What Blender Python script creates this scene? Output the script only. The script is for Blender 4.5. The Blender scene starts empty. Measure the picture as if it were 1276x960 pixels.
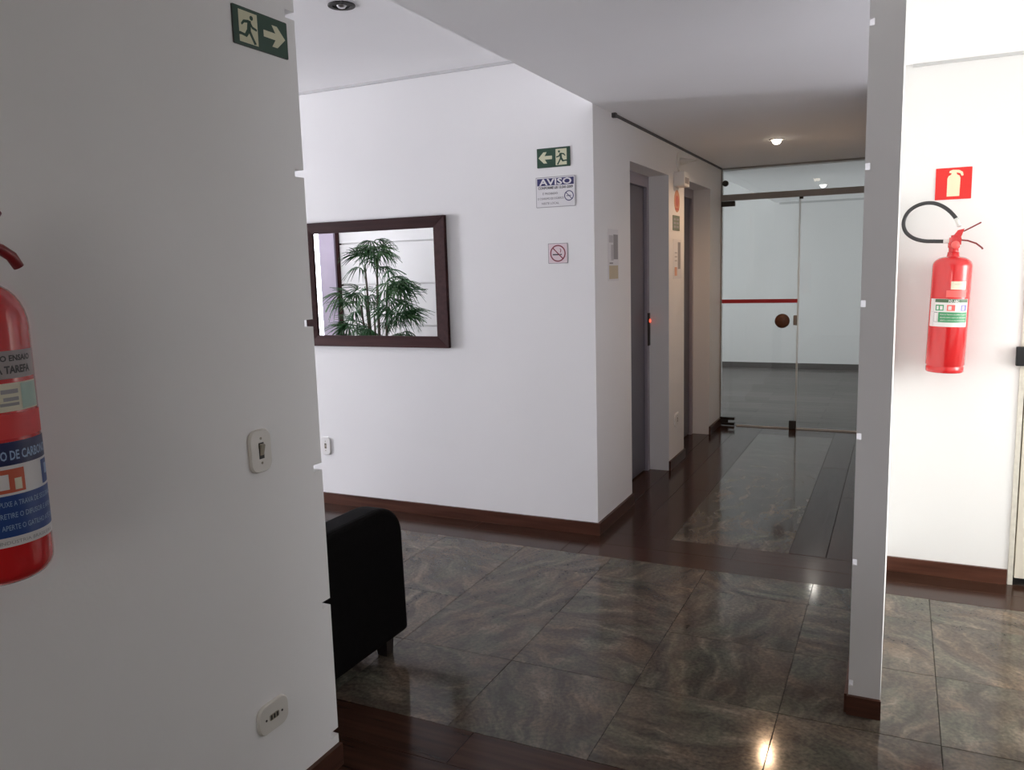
import bpy, bmesh, math, random
from mathutils import Vector, Matrix
random.seed(7)
S = bpy.context.scene
C = S.collection
PI = math.pi

# ------------------------------------------------------------------ camera
def make_camera():
    right = Vector((0.90317998, 0.4283576, -0.02785137))
    down = Vector((0.03488554, -0.13791288, -0.9898298))
    fwd = Vector((-0.42784218, 0.89302285, -0.13950364))
    cd = bpy.data.cameras.new('camera')
    cd.sensor_fit = 'HORIZONTAL'; cd.sensor_width = 36.0
    cd.lens = 1010.988 / 1276.0 * 36.0
    cd.clip_start = 0.05
    co = bpy.data.objects.new('camera', cd); C.objects.link(co)
    m = Matrix.Identity(4)
    for i in range(3):
        m[i][0] = right[i]; m[i][1] = -down[i]; m[i][2] = -fwd[i]
    m[0][3], m[1][3], m[2][3] = 0.0, 0.0, 1.45
    co.matrix_world = m
    S.camera = co
make_camera()

# ------------------------------------------------------------------ world, daylight at the windows, added rear fill, exposure
w = bpy.data.worlds.new('sky'); S.world = w; w.use_nodes = True
w.node_tree.nodes['Background'].inputs[0].default_value = (0.86, 0.92, 1.0, 1)
w.node_tree.nodes['Background'].inputs[1].default_value = 3.0
S.view_settings.view_transform = 'Standard'
S.view_settings.look = 'None'
S.view_settings.exposure = 0.0
S.view_settings.gamma = 1.0
S.view_settings.use_curve_mapping = False
S.cycles.use_denoising = True
S.cycles.max_bounces = 12
S.cycles.diffuse_bounces = 8
S.cycles.sample_clamp_indirect = 8.0

def daylight(name, loc, rot, sx, sy, power, col):
    l = bpy.data.lights.new(name, 'AREA'); l.shape = 'RECTANGLE'
    l.size = sx; l.size_y = sy; l.energy = power; l.color = col
    o = bpy.data.objects.new(name, l); C.objects.link(o)
    o.location = loc; o.rotation_euler = rot
    return o
# area lights emit along -Z: rot (0,-90,0) -> +x ; (0,90,0) -> -x ; (-90,0,0)?? -> see names
daylight('daylight_lobby_side', (-11.22, 1.38, 1.1), (0, -PI/2 - 0.78, 0), 2.0, 1.25, 950, (0.925, 0.91, 1.0))
daylight('daylight_lobby_rear', (-6.55, 0.36, 1.1), (PI/2 + 0.40, 0, 0), 1.1, 1.9, 42, (0.925, 0.91, 1.0))
daylight('daylight_entrance', (2.82, 3.37, 1.10), (0, PI/2 - 0.75, 0), 2.1, 1.2, 98, (1.0, 0.98, 0.93))
daylight('daylight_far_room', (-4.62, 9.6, 1.3), (0, -PI/2, 0), 2.0, 3.0, 62, (0.97, 1.0, 0.99))
daylight('added_rear_fill', (0.0, -2.74, 1.35), (PI/2, 0, 0), 1.1, 1.3, 18, (1.0, 0.82, 0.70))  # added warm fill for the near room; no such source is known

# ------------------------------------------------------------------ materials
def mat(name, col, rough=0.5, metal=0.0, spec=0.5, coat=0.0):
    m = bpy.data.materials.new(name); m.use_nodes = True
    b = m.node_tree.nodes['Principled BSDF']
    b.inputs['Base Color'].default_value = (*col, 1)
    b.inputs['Roughness'].default_value = rough
    b.inputs['Metallic'].default_value = metal
    b.inputs['Specular IOR Level'].default_value = spec
    b.inputs['Coat Weight'].default_value = coat
    return m
def N(m, typ, **kw):
    n = m.node_tree.nodes.new(typ)
    for k, v in kw.items(): setattr(n, k, v)
    return n
def LK(m, a, b): m.node_tree.links.new(a, b)
def noisy(m, scale=8.0, amount=0.06, bump=0.0, bscale=120.0, rvar=0.0):
    """fine mottling and relief on a plain material"""
    b = m.node_tree.nodes['Principled BSDF']
    col = tuple(b.inputs['Base Color'].default_value)
    tc = N(m, 'ShaderNodeTexCoord')
    nz = N(m, 'ShaderNodeTexNoise'); nz.inputs['Scale'].default_value = scale; nz.inputs['Detail'].default_value = 5
    LK(m, tc.outputs['Object'], nz.inputs['Vector'])
    r = N(m, 'ShaderNodeValToRGB')
    r.color_ramp.elements[0].position = 0.3; r.color_ramp.elements[1].position = 0.7
    r.color_ramp.elements[0].color = tuple(c * (1 - amount) for c in col[:3]) + (1,)
    r.color_ramp.elements[1].color = tuple(min(1, c * (1 + amount)) for c in col[:3]) + (1,)
    LK(m, nz.outputs['Fac'], r.inputs['Fac']); LK(m, r.outputs['Color'], b.inputs['Base Color'])
    if bump:
        n2 = N(m, 'ShaderNodeTexNoise'); n2.inputs['Scale'].default_value = bscale; n2.inputs['Detail'].default_value = 3
        LK(m, tc.outputs['Object'], n2.inputs['Vector'])
        bp = N(m, 'ShaderNodeBump'); bp.inputs['Strength'].default_value = bump; bp.inputs['Distance'].default_value = 0.002
        LK(m, n2.outputs['Fac'], bp.inputs['Height']); LK(m, bp.outputs['Normal'], b.inputs['Normal'])
    return m

M = {}
M['wall'] = noisy(mat('wall_paint', (0.80, 0.795, 0.79), 0.6, spec=0.3), 2.0, 0.012, 0.12, 90)
M['ceil'] = noisy(mat('ceiling_paint', (0.92, 0.92, 0.925), 0.7, spec=0.2), 2.0, 0.01, 0.06, 60)
M['pillar'] = noisy(mat('lavender_plaster', (0.34, 0.29, 0.37), 0.6), 6.0, 0.03)
M['gap'] = mat('gap_shade_grey', (0.55, 0.55, 0.55), 0.7)  # grey stands in for the shade inside the ceiling gap
M['rail'] = mat('dark_rail', (0.06, 0.055, 0.055), 0.5)
M['grout'] = noisy(mat('dark_joint', (0.07, 0.06, 0.053), 0.7), 20, 0.1)
M['base_wood'] = None

def granite():
    m = mat('granite', (0.2, 0.18, 0.16), 0.13, spec=0.3)
    b = m.node_tree.nodes['Principled BSDF']
    tc = N(m, 'ShaderNodeTexCoord'); oi = N(m, 'ShaderNodeObjectInfo')
    # every slab cut from another place of the block, half of them turned
    mul = N(m, 'ShaderNodeMath', operation='MULTIPLY'); mul.inputs[1].default_value = 57.0
    LK(m, oi.outputs['Random'], mul.inputs[0])
    cx = N(m, 'ShaderNodeCombineXYZ'); LK(m, mul.outputs[0], cx.inputs[0]); LK(m, mul.outputs[0], cx.inputs[1])
    ang = N(m, 'ShaderNodeMath', operation='MULTIPLY'); ang.inputs[1].default_value = 2.2; LK(m, oi.outputs['Random'], ang.inputs[0])
    rot = N(m, 'ShaderNodeVectorRotate'); rot.rotation_type = 'Z_AXIS'
    LK(m, tc.outputs['Object'], rot.inputs['Vector']); LK(m, ang.outputs[0], rot.inputs['Angle'])
    add = N(m, 'ShaderNodeVectorMath', operation='ADD'); LK(m, rot.outputs[0], add.inputs[0]); LK(m, cx.outputs[0], add.inputs[1])
    # flowing veins: stretched, warped noise
    wn = N(m, 'ShaderNodeTexNoise'); wn.inputs['Scale'].default_value = 2.6; wn.inputs['Detail'].default_value = 4
    LK(m, add.outputs[0], wn.inputs['Vector'])
    ws = N(m, 'ShaderNodeVectorMath', operation='SCALE'); ws.inputs['Scale'].default_value = 0.38; LK(m, wn.outputs['Color'], ws.inputs[0])
    ad2 = N(m, 'ShaderNodeVectorMath', operation='ADD'); LK(m, add.outputs[0], ad2.inputs[0]); LK(m, ws.outputs[0], ad2.inputs[1])
    mp = N(m, 'ShaderNodeMapping'); mp.inputs['Scale'].default_value = (4.5, 15.0, 4.5); LK(m, ad2.outputs[0], mp.inputs['Vector'])
    v = N(m, 'ShaderNodeTexNoise'); v.inputs['Scale'].default_value = 1.0; v.inputs['Detail'].default_value = 7; v.inputs['Roughness'].default_value = 0.62
    LK(m, mp.outputs[0], v.inputs['Vector'])
    r = N(m, 'ShaderNodeValToRGB'); e = r.color_ramp.elements
    e[0].position = 0.27; e[0].color = (0.040, 0.033, 0.026, 1)
    e[1].position = 0.80; e[1].color = (0.21, 0.178, 0.140, 1)
    a = e.new(0.45); a.color = (0.072, 0.061, 0.050, 1)
    a = e.new(0.58); a.color = (0.108, 0.091, 0.073, 1)
    LK(m, v.outputs['Fac'], r.inputs['Fac'])
    # crystals
    sp = N(m, 'ShaderNodeTexNoise'); sp.inputs['Scale'].default_value = 75; sp.inputs['Detail'].default_value = 3; LK(m, add.outputs[0], sp.inputs['Vector'])
    sr = N(m, 'ShaderNodeValToRGB'); sr.color_ramp.elements[0].position = 0.33; sr.color_ramp.elements[1].position = 0.66
    sr.color_ramp.elements[0].color = (0.66, 0.66, 0.67, 1); sr.color_ramp.elements[1].color = (1.28, 1.26, 1.23, 1)
    LK(m, sp.outputs['Fac'], sr.inputs['Fac'])
    mx = N(m, 'ShaderNodeMix', data_type='RGBA', blend_type='MULTIPLY'); mx.inputs['Factor'].default_value = 0.8
    LK(m, r.outputs['Color'], mx.inputs['A']); LK(m, sr.outputs['Color'], mx.inputs['B'])
    # patches tending to rust, others to green
    hn = N(m, 'ShaderNodeTexNoise'); hn.inputs['Scale'].default_value = 4.5; hn.inputs['Detail'].default_value = 3; LK(m, ad2.outputs[0], hn.inputs['Vector'])
    hr = N(m, 'ShaderNodeValToRGB'); he = hr.color_ramp.elements
    he[0].position = 0.35; he[0].color = (0.88, 1.0, 0.95, 1); he[1].position = 0.72; he[1].color = (1.15, 0.98, 0.86, 1)
    q = he.new(0.52); q.color = (1.03, 1.0, 0.97, 1)
    LK(m, hn.outputs['Fac'], hr.inputs['Fac'])
    m2 = N(m, 'ShaderNodeMix', data_type='RGBA', blend_type='MULTIPLY'); m2.inputs['Factor'].default_value = 1.0
    LK(m, mx.outputs['Result'], m2.inputs['A']); LK(m, hr.outputs['Color'], m2.inputs['B'])
    LK(m, m2.outputs['Result'], b.inputs['Base Color'])
    rr = N(m, 'ShaderNodeMapRange'); rr.inputs['To Min'].default_value = 0.05; rr.inputs['To Max'].default_value = 0.14
    LK(m, sp.outputs['Fac'], rr.inputs['Value']); LK(m, rr.outputs[0], b.inputs['Roughness'])
    return m
M['granite'] = granite()

def wood(name, c0, c1, rough, axis=0, sc=1.0):
    m = mat(name, c0, rough, spec=0.2)
    b = m.node_tree.nodes['Principled BSDF']
    tc = N(m, 'ShaderNodeTexCoord'); oi = N(m, 'ShaderNodeObjectInfo')
    mul = N(m, 'ShaderNodeMath', operation='MULTIPLY'); mul.inputs[1].default_value = 31.0; LK(m, oi.outputs['Random'], mul.inputs[0])
    cx = N(m, 'ShaderNodeCombineXYZ'); LK(m, mul.outputs[0], cx.inputs[0]); LK(m, mul.outputs[0], cx.inputs[1])
    add = N(m, 'ShaderNodeVectorMath', operation='ADD'); LK(m, tc.outputs['Object'], add.inputs[0]); LK(m, cx.outputs[0], add.inputs[1])
    mp = N(m, 'ShaderNodeMapping'); s = [38.0 * sc] * 3; s[axis] = 2.2 * sc; mp.inputs['Scale'].default_value = s
    LK(m, add.outputs[0], mp.inputs['Vector'])
    v = N(m, 'ShaderNodeTexNoise'); v.inputs['Scale'].default_value = 1.0; v.inputs['Detail'].default_value = 5; LK(m, mp.outputs[0], v.inputs['Vector'])
    r = N(m, 'ShaderNodeValToRGB'); r.color_ramp.elements[0].position = 0.3; r.color_ramp.elements[1].position = 0.72
    r.color_ramp.elements[0].color = (*c0, 1); r.color_ramp.elements[1].color = (*c1, 1)
    LK(m, v.outputs['Fac'], r.inputs['Fac'])
    pv = N(m, 'ShaderNodeMapRange'); pv.inputs['To Min'].default_value = 0.75; pv.inputs['To Max'].default_value = 1.2
    LK(m, oi.outputs['Random'], pv.inputs['Value'])
    mx = N(m, 'ShaderNodeVectorMath', operation='SCALE'); LK(m, r.outputs['Color'], mx.inputs[0]); LK(m, pv.outputs[0], mx.inputs['Scale'])
    LK(m, mx.outputs[0], b.inputs['Base Color'])
    return m
M['wood_x'] = wood('dark_floor_wood_x', (0.028, 0.0125, 0.008), (0.064, 0.030, 0.020), 0.16, 0)
M['wood_y'] = wood('dark_floor_wood_y', (0.028, 0.0125, 0.008), (0.064, 0.030, 0.020), 0.16, 1)
M['skirt_x'] = wood('skirting_wood_x', (0.050, 0.018, 0.011), (0.105, 0.042, 0.027), 0.35, 0)
M['skirt_y'] = wood('skirting_wood_y', (0.050, 0.018, 0.011), (0.105, 0.042, 0.027), 0.35, 1)
M['skirt_grey'] = mat('grey_skirting', (0.12, 0.11, 0.105), 0.6, spec=0.2)
M['frame_x'] = wood('mirror_frame_wood_x', (0.026, 0.008, 0.008), (0.052, 0.018, 0.017), 0.55, 0)
M['frame_z'] = wood('mirror_frame_wood_z', (0.026, 0.008, 0.008), (0.052, 0.018, 0.017), 0.55, 2)
for _k in ('frame_x', 'frame_z'): M[_k].node_tree.nodes['Principled BSDF'].inputs['Specular IOR Level'].default_value = 0.12

def laminate():
    m = mat('grey_laminate', (0.28, 0.26, 0.25), 0.42, spec=0.25)
    b = m.node_tree.nodes['Principled BSDF']
    tc = N(m, 'ShaderNodeTexCoord')
    br = N(m, 'ShaderNodeTexBrick'); br.inputs['Scale'].default_value = 1.0
    br.inputs['Brick Width'].default_value = 1.25; br.inputs['Row Height'].default_value = 0.19; br.inputs['Mortar Size'].default_value = 0.003
    br.inputs['Color1'].default_value = (0.165, 0.148, 0.14, 1); br.inputs['Color2'].default_value = (0.125, 0.112, 0.106, 1); br.inputs['Mortar'].default_value = (0.08, 0.07, 0.07, 1)
    LK(m, tc.outputs['Object'], br.inputs['Vector'])
    mp = N(m, 'ShaderNodeMapping'); mp.inputs['Scale'].default_value = (2.0, 30.0, 2.0); LK(m, tc.outputs['Object'], mp.inputs['Vector'])
    nz = N(m, 'ShaderNodeTexNoise'); nz.inputs['Scale'].default_value = 1.0; nz.inputs['Detail'].default_value = 4; LK(m, mp.outputs[0], nz.inputs['Vector'])
    mx = N(m, 'ShaderNodeMix', data_type='RGBA', blend_type='OVERLAY'); mx.inputs['Factor'].default_value = 0.5
    LK(m, br.outputs['Color'], mx.inputs['A']); LK(m, nz.outputs['Fac'], mx.inputs['B'])
    LK(m, mx.outputs['Result'], b.inputs['Base Color'])
    return m
M['laminate'] = laminate()

def thin_glass(name, tint, refl=0.07):
    m = bpy.data.materials.new(name); m.use_nodes = True
    nt = m.node_tree; nt.nodes.clear()
    o = nt.nodes.new('ShaderNodeOutputMaterial'); t = nt.nodes.new('ShaderNodeBsdfTransparent'); g = nt.nodes.new('ShaderNodeBsdfGlossy')
    t.inputs[0].default_value = (*tint, 1); g.inputs['Roughness'].default_value = 0.01
    fr = nt.nodes.new('ShaderNodeFresnel'); fr.inputs[0].default_value = 1.35
    mx = nt.nodes.new('ShaderNodeMixShader')
    nt.links.new(fr.outputs[0], mx.inputs[0]); nt.links.new(t.outputs[0], mx.inputs[1]); nt.links.new(g.outputs[0], mx.inputs[2])
    nt.links.new(mx.outputs[0], o.inputs[0])
    return m
M['glass'] = thin_glass('door_glass', (0.955, 0.965, 0.96))
M['pane'] = thin_glass('window_glass', (0.97, 0.98, 0.98))
M['glass_edge'] = mat('glass_edge', (0.78, 0.84, 0.82), 0.3)
M['alu'] = mat('bronze_aluminium', (0.30, 0.275, 0.255), 0.45, 0.2)
M['steel_dark'] = mat('dark_bronze_metal', (0.045, 0.038, 0.032), 0.4, 0.7)
M['steel'] = mat('brushed_steel', (0.6, 0.6, 0.6), 0.3, 1.0)
M['mirror'] = mat('mirror_silver', (0.93, 0.94, 0.94), 0.0, 1.0)
M['red_paint'] = mat('extinguisher_red', (0.56, 0.013, 0.016), 0.22, coat=0.5)
M['dark_red'] = mat('lever_dark_red', (0.20, 0.015, 0.017), 0.35)
M['black_rubber'] = noisy(mat('black_rubber', (0.03, 0.03, 0.033), 0.45), 60, 0.1)
M['clear_plastic'] = mat('white_plastic_fitting', (0.72, 0.72, 0.70), 0.3)
M['plate'] = mat('ivory_plastic', (0.66, 0.635, 0.585), 0.35)
M['plate_white'] = mat('white_plastic', (0.78, 0.77, 0.75), 0.35)
M['black_hole'] = mat('dark_recess', (0.02, 0.018, 0.015), 0.6)
M['toggle'] = mat('aged_switch_rocker', (0.30, 0.27, 0.21), 0.4)
M['sign_green'] = mat('sign_green', (0.012, 0.055, 0.030), 0.5)
M['sign_pale'] = mat('sign_glow_cream', (0.62, 0.61, 0.43), 0.5)
M['sign_edge'] = mat('sign_dark_edge', (0.04, 0.045, 0.04), 0.5)
M['sign_red'] = mat('sign_red', (0.70, 0.02, 0.016), 0.45)
M['sign_cream'] = mat('sign_cream', (0.83, 0.72, 0.50), 0.45)
M['paper'] = mat('paper_white', (0.72, 0.71, 0.72), 0.6)
M['navy'] = mat('print_navy', (0.035, 0.032, 0.13), 0.5)
M['ink'] = mat('print_ink', (0.06, 0.055, 0.06), 0.6)
M['ink_grey'] = mat('print_grey', (0.30, 0.29, 0.30), 0.6)
M['ink_red'] = mat('print_red', (0.22, 0.03, 0.05), 0.5)
M['pink'] = mat('sticker_pink', (0.72, 0.60, 0.63), 0.5)
M['label_blue'] = mat('label_blue', (0.012, 0.05, 0.21), 0.4)
M['label_navy'] = mat('label_navy', (0.012, 0.02, 0.085), 0.4)
M['label_white'] = mat('label_white', (0.68, 0.66, 0.66), 0.4)
M['label_grey'] = mat('label_grey', (0.34, 0.30, 0.30), 0.45)
M['label_lightblue'] = mat('label_pale_blue', (0.30, 0.42, 0.62), 0.4)
M['label_orange'] = mat('label_orange_red', (0.52, 0.10, 0.05), 0.4)
M['label_red'] = mat('label_red', (0.66, 0.05, 0.05), 0.5)
M['label_lightgrey'] = mat('print_light_grey', (0.48, 0.46, 0.48), 0.5)
M['label_teal'] = mat('label_teal', (0.38, 0.52, 0.45), 0.4)
M['label_cream'] = mat('label_cream', (0.66, 0.62, 0.48), 0.4)
M['label_green'] = mat('label_green', (0.03, 0.26, 0.10), 0.4)
M['label_dkgreen'] = mat('label_dark_green', (0.045, 0.11, 0.05), 0.4)
M['label_pink'] = mat('label_pink_red', (0.78, 0.12, 0.11), 0.4)
M['label_purple'] = mat('label_purple', (0.16, 0.13, 0.42), 0.4)
M['leather'] = noisy(mat('black_leather', (0.004, 0.0035, 0.0035), 0.65, spec=0.04), 40, 0.2, 0.2, 180)
M['sofa_leg'] = mat('sofa_leg_dark', (0.012, 0.008, 0.007), 0.3)
M['leaf'] = noisy(mat('palm_leaf', (0.032, 0.098, 0.036), 0.5, spec=0.25), 14, 0.35)
M['leaf2'] = noisy(mat('palm_leaf_pale', (0.065, 0.15, 0.055), 0.5, spec=0.25), 14, 0.3)
M['cane'] = noisy(mat('palm_cane', (0.07, 0.055, 0.035), 0.7), 60, 0.5)
M['pot'] = noisy(mat('clay_pot', (0.30, 0.14, 0.08), 0.7), 20, 0.1)
M['soil'] = noisy(mat('soil', (0.03, 0.02, 0.014), 0.95), 60, 0.4)
M['elev_door'] = noisy(mat('elevator_door_paint', (0.125, 0.125, 0.165), 0.4, 0.2), 3, 0.03)
M['elev_frame'] = mat('elevator_frame_paint', (0.36, 0.33, 0.38), 0.4, 0.1)
M['reveal'] = M['wall']
M['door_cream'] = noisy(mat('cream_door_paint', (0.62, 0.58, 0.50), 0.45), 5, 0.02)
M['jamb'] = noisy(mat('jamb_paint', (0.60, 0.57, 0.50), 0.5), 30, 0.12)
M['brown_disc'] = noisy(mat('brown_wood_disc', (0.13, 0.05, 0.025), 0.4), 40, 0.25)
M['stripe_red'] = mat('red_tape', (0.42, 0.012, 0.016), 0.5)
M['red_led'] = mat('red_call_light', (0.6, 0.03, 0.02), 0.4)
_b = M['red_led'].node_tree.nodes['Principled BSDF']; _b.inputs['Emission Color'].default_value = (1, 0.12, 0.06, 1); _b.inputs['Emission Strength'].default_value = 1.6
def lamp_mat(name, col, s):
    m = mat(name, (0.9, 0.9, 0.9), 0.4)
    b = m.node_tree.nodes['Principled BSDF']; b.inputs['Emission Color'].default_value = (*col, 1); b.inputs['Emission Strength'].default_value = s
    return m
M['lamp_warm'] = lamp_mat('lamp_lens_warm', (1.0, 0.86, 0.68), 14)
M['lamp_cool'] = lamp_mat('lamp_lens_white', (1.0, 0.97, 0.93), 6)
M['orange_print'] = mat('print_orange', (0.62, 0.30, 0.17), 0.5)
M['green_print'] = mat('print_green_grey', (0.16, 0.19, 0.13), 0.5)
M['yellow_print'] = mat('print_ochre', (0.50, 0.42, 0.28), 0.5)
M['black_metal'] = mat('black_metal', (0.02, 0.02, 0.022), 0.4, 0.5)

# ------------------------------------------------------------------ helpers
class MB:
    def __init__(s): s.v = []; s.f = []; s.smooth = set()
    def add(s, vs, fs, smooth=False):
        o = len(s.v); s.v += [tuple(v) for v in vs]
        for f in fs:
            if smooth: s.smooth.add(len(s.f))
            s.f.append(tuple(i + o for i in f))
        return s
    def box(s, x0, x1, y0, y1, z0, z1):
        x0, x1 = min(x0, x1), max(x0, x1); y0, y1 = min(y0, y1), max(y0, y1); z0, z1 = min(z0, z1), max(z0, z1)
        return s.add([(x0,y0,z0),(x1,y0,z0),(x1,y1,z0),(x0,y1,z0),(x0,y0,z1),(x1,y0,z1),(x1,y1,z1),(x0,y1,z1)],
                     [(0,3,2,1),(4,5,6,7),(0,1,5,4),(1,2,6,5),(2,3,7,6),(3,0,4,7)])
    def prism(s, pts, z0, z1):
        """pts: counter-clockwise outline in xy, extruded z0..z1"""
        n = len(pts)
        vs = [(p[0], p[1], z0) for p in pts] + [(p[0], p[1], z1) for p in pts]
        fs = [tuple(range(n - 1, -1, -1)), tuple(range(n, 2 * n))] + [(i, (i+1) % n, n + (i+1) % n, n + i) for i in range(n)]
        return s.add(vs, fs)
    def lathe(s, prof, seg=32, cx=0, cy=0, cz=0, caps=True):
        """prof: list of (r, z) from bottom to top"""
        vs = []; fs = []
        for r, z in prof:
            for k in range(seg):
                a = 2 * PI * k / seg; vs.append((cx + r * math.cos(a), cy + r * math.sin(a), cz + z))
        for i in range(len(prof) - 1):
            for k in range(seg):
                k2 = (k + 1) % seg
                fs.append((i*seg+k, i*seg+k2, (i+1)*seg+k2, (i+1)*seg+k))
        s.add(vs, fs, True)
        if caps:
            n = len(prof) - 1
            o = len(s.v) - len(vs)
            s.f.append(tuple(o + k for k in range(seg - 1, -1, -1))); s.f.append(tuple(o + n*seg + k for k in range(seg)))
        return s
    def tube(s, path, r, seg=10, closed=False):
        """round bar along path; r number or list"""
        P = [Vector(p) for p in path]; n = len(P); rs = r if isinstance(r, (list, tuple)) else [r] * n
        vs = []; fs = []; up = None
        for i in range(n):
            d = (P[min(i+1, n-1)] - P[max(i-1, 0)]).normalized()
            if up is None:
                up = Vector((0, 0, 1)) if abs(d.z) < 0.9 else Vector((1, 0, 0))
            a = d.cross(up).normalized(); up = a.cross(d).normalized()
            for k in range(seg):
                t = 2 * PI * k / seg; vs.append(P[i] + (a * math.cos(t) + up * math.sin(t)) * rs[i])
        for i in range(n - 1):
            for k in range(seg):
                k2 = (k + 1) % seg; fs.append((i*seg+k, (i+1)*seg+k, (i+1)*seg+k2, i*seg+k2))
        s.add(vs, fs, True)
        o = len(s.v) - len(vs)
        s.f.append(tuple(o + k for k in range(seg))); s.f.append(tuple(o + (n-1)*seg + k for k in range(seg - 1, -1, -1)))
        return s
    def mesh(s, name, m):
        me = bpy.data.meshes.new(name); me.from_pydata(s.v, [], s.f); me.materials.append(m)
        for i in s.smooth: me.polygons[i].use_smooth = True
        me.validate(); me.update()
        return me
    def build(s, name, m, parent=None, bevel=0.0, bseg=2, fix=True):
        me = s.mesh(name, m)
        if fix:
            bm = bmesh.new(); bm.from_mesh(me); bmesh.ops.recalc_face_normals(bm, faces=bm.faces); bm.to_mesh(me); bm.free()
        o = bpy.data.objects.new(name, me); C.objects.link(o)
        if parent: o.parent = parent
        if bevel:
            md = o.modifiers.new('bevel', 'BEVEL'); md.width = bevel; md.segments = bseg; md.limit_method = 'ANGLE'; md.angle_limit = math.radians(40)
            md.harden_normals = False
        return o

def empty(name, loc, label, cat, group=None, mtx=None):
    o = bpy.data.objects.new(name, None); C.objects.link(o); o.empty_display_size = 0.05
    if mtx is not None: o.matrix_world = mtx
    else: o.location = loc
    o['label'] = label; o['category'] = cat
    if group: o['group'] = group
    return o
def tag(o, label, cat, group=None):
    o['label'] = label; o['category'] = cat
    if group: o['group'] = group
    return o
def struct(o, label=None):
    o['kind'] = 'structure'
    if label: o['label'] = label
    return o
def sbox(name, m, *b, label=None, parent=None):
    o = MB().box(*b).build(name, m, parent)
    if parent is None: struct(o, label)
    return o
def frame(origin, u, v, n):
    m = Matrix.Identity(4)
    for i in range(3):
        m[i][0] = u[i]; m[i][1] = v[i]; m[i][2] = n[i]; m[i][3] = origin[i]
    return m
def on_wall_y(x, y, z):   # wall that faces -y
    return frame((x, y, z), (1,0,0), (0,0,1), (0,-1,0))
def on_wall_x(x, y, z):   # wall that faces +x
    return frame((x, y, z), (0,1,0), (0,0,1), (1,0,0))

def text_mb(body, size, bold=0.0, align='CENTER', spacing=1.0, width=None):
    """outline letters as flat triangles in xy; scaled to width when given"""
    cu = bpy.data.curves.new('t', 'FONT'); cu.body = body; cu.size = size; cu.align_x = align; cu.align_y = 'CENTER'
    cu.offset = bold; cu.space_character = spacing; cu.resolution_u = 2
    o = bpy.data.objects.new('t', cu); C.objects.link(o)
    bpy.context.view_layer.update()
    ev = o.evaluated_get(bpy.context.evaluated_depsgraph_get())
    me = ev.to_mesh()
    vs = [tuple(v.co) for v in me.vertices]; fs = [tuple(p.vertices) for p in me.polygons]
    ev.to_mesh_clear(); bpy.data.objects.remove(o); bpy.data.curves.remove(cu)
    if vs:
        ymid = (max(v[1] for v in vs) + min(v[1] for v in vs)) / 2
        x0 = min(v[0] for v in vs); x1 = max(v[0] for v in vs)
        k = (width / (x1 - x0)) if width else 1.0
        xm = (x0 + x1) / 2 if align == 'CENTER' else x0
        vs = [((v[0] - xm) * k, v[1] - ymid, 0) for v in vs]
    mb = MB(); mb.add(vs, fs); return mb
def text_on(parent, name, body, size, cx, cy, z, m, **kw):
    mb = text_mb(body, size, **kw); mb.v = [(v[0] + cx, v[1] + cy, z) for v in mb.v]
    return mb.build(name, m, parent, fix=False)
def rrect(w_, h_, r, seg=5, cx=0, cy=0):
    pts = []
    for (sx, sy, a0) in ((1, -1, -90), (1, 1, 0), (-1, 1, 90), (-1, -1, 180)):
        for k in range(seg + 1):
            a = math.radians(a0 + 90 * k / seg)
            pts.append((cx + sx * (w_/2 - r) + r * math.cos(a), cy + sy * (h_/2 - r) + r * math.sin(a)))
    return pts
def ring(cx, cy, r0, r1, z0, z1, seg=32, mb=None):
    mb = mb or MB(); vs = []; fs = []
    for k in range(seg):
        a = 2 * PI * k / seg; c, s_ = math.cos(a), math.sin(a)
        vs += [(cx+r0*c, cy+r0*s_, z0), (cx+r1*c, cy+r1*s_, z0), (cx+r1*c, cy+r1*s_, z1), (cx+r0*c, cy+r0*s_, z1)]
    for k in range(seg):
        a = 4*k; b = 4*((k+1) % seg)
        for q in range(4): fs.append((a+q, b+q, b+(q+1) % 4, a+(q+1) % 4))
    return mb.add(vs, fs)
def circle(r, seg=28, cx=0, cy=0):
    return [(cx + r*math.cos(2*PI*k/seg), cy + r*math.sin(2*PI*k/seg)) for k in range(seg)]

# ------------------------------------------------------------------ dimensions of the place (metres)
YB = 4.07      # wall with the mirror / wall with the red extinguisher
XC = -1.45     # corridor wall with the lifts
XL = -1.47     # near wall on the left, ends at YL
YL = 1.80
FX0, FX1, FY = -0.106, -0.012, 2.67      # dividing wall end
ZL, ZH = 2.285, 2.55                     # low and high ceiling
XW = -11.0; YR = 0.6                      # lobby: side and rear wall
XE = 2.6; YS = -2.5                      # entrance room: side and rear wall
YG = 7.40; YF = 11.75                    # glass front, far wall

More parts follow.
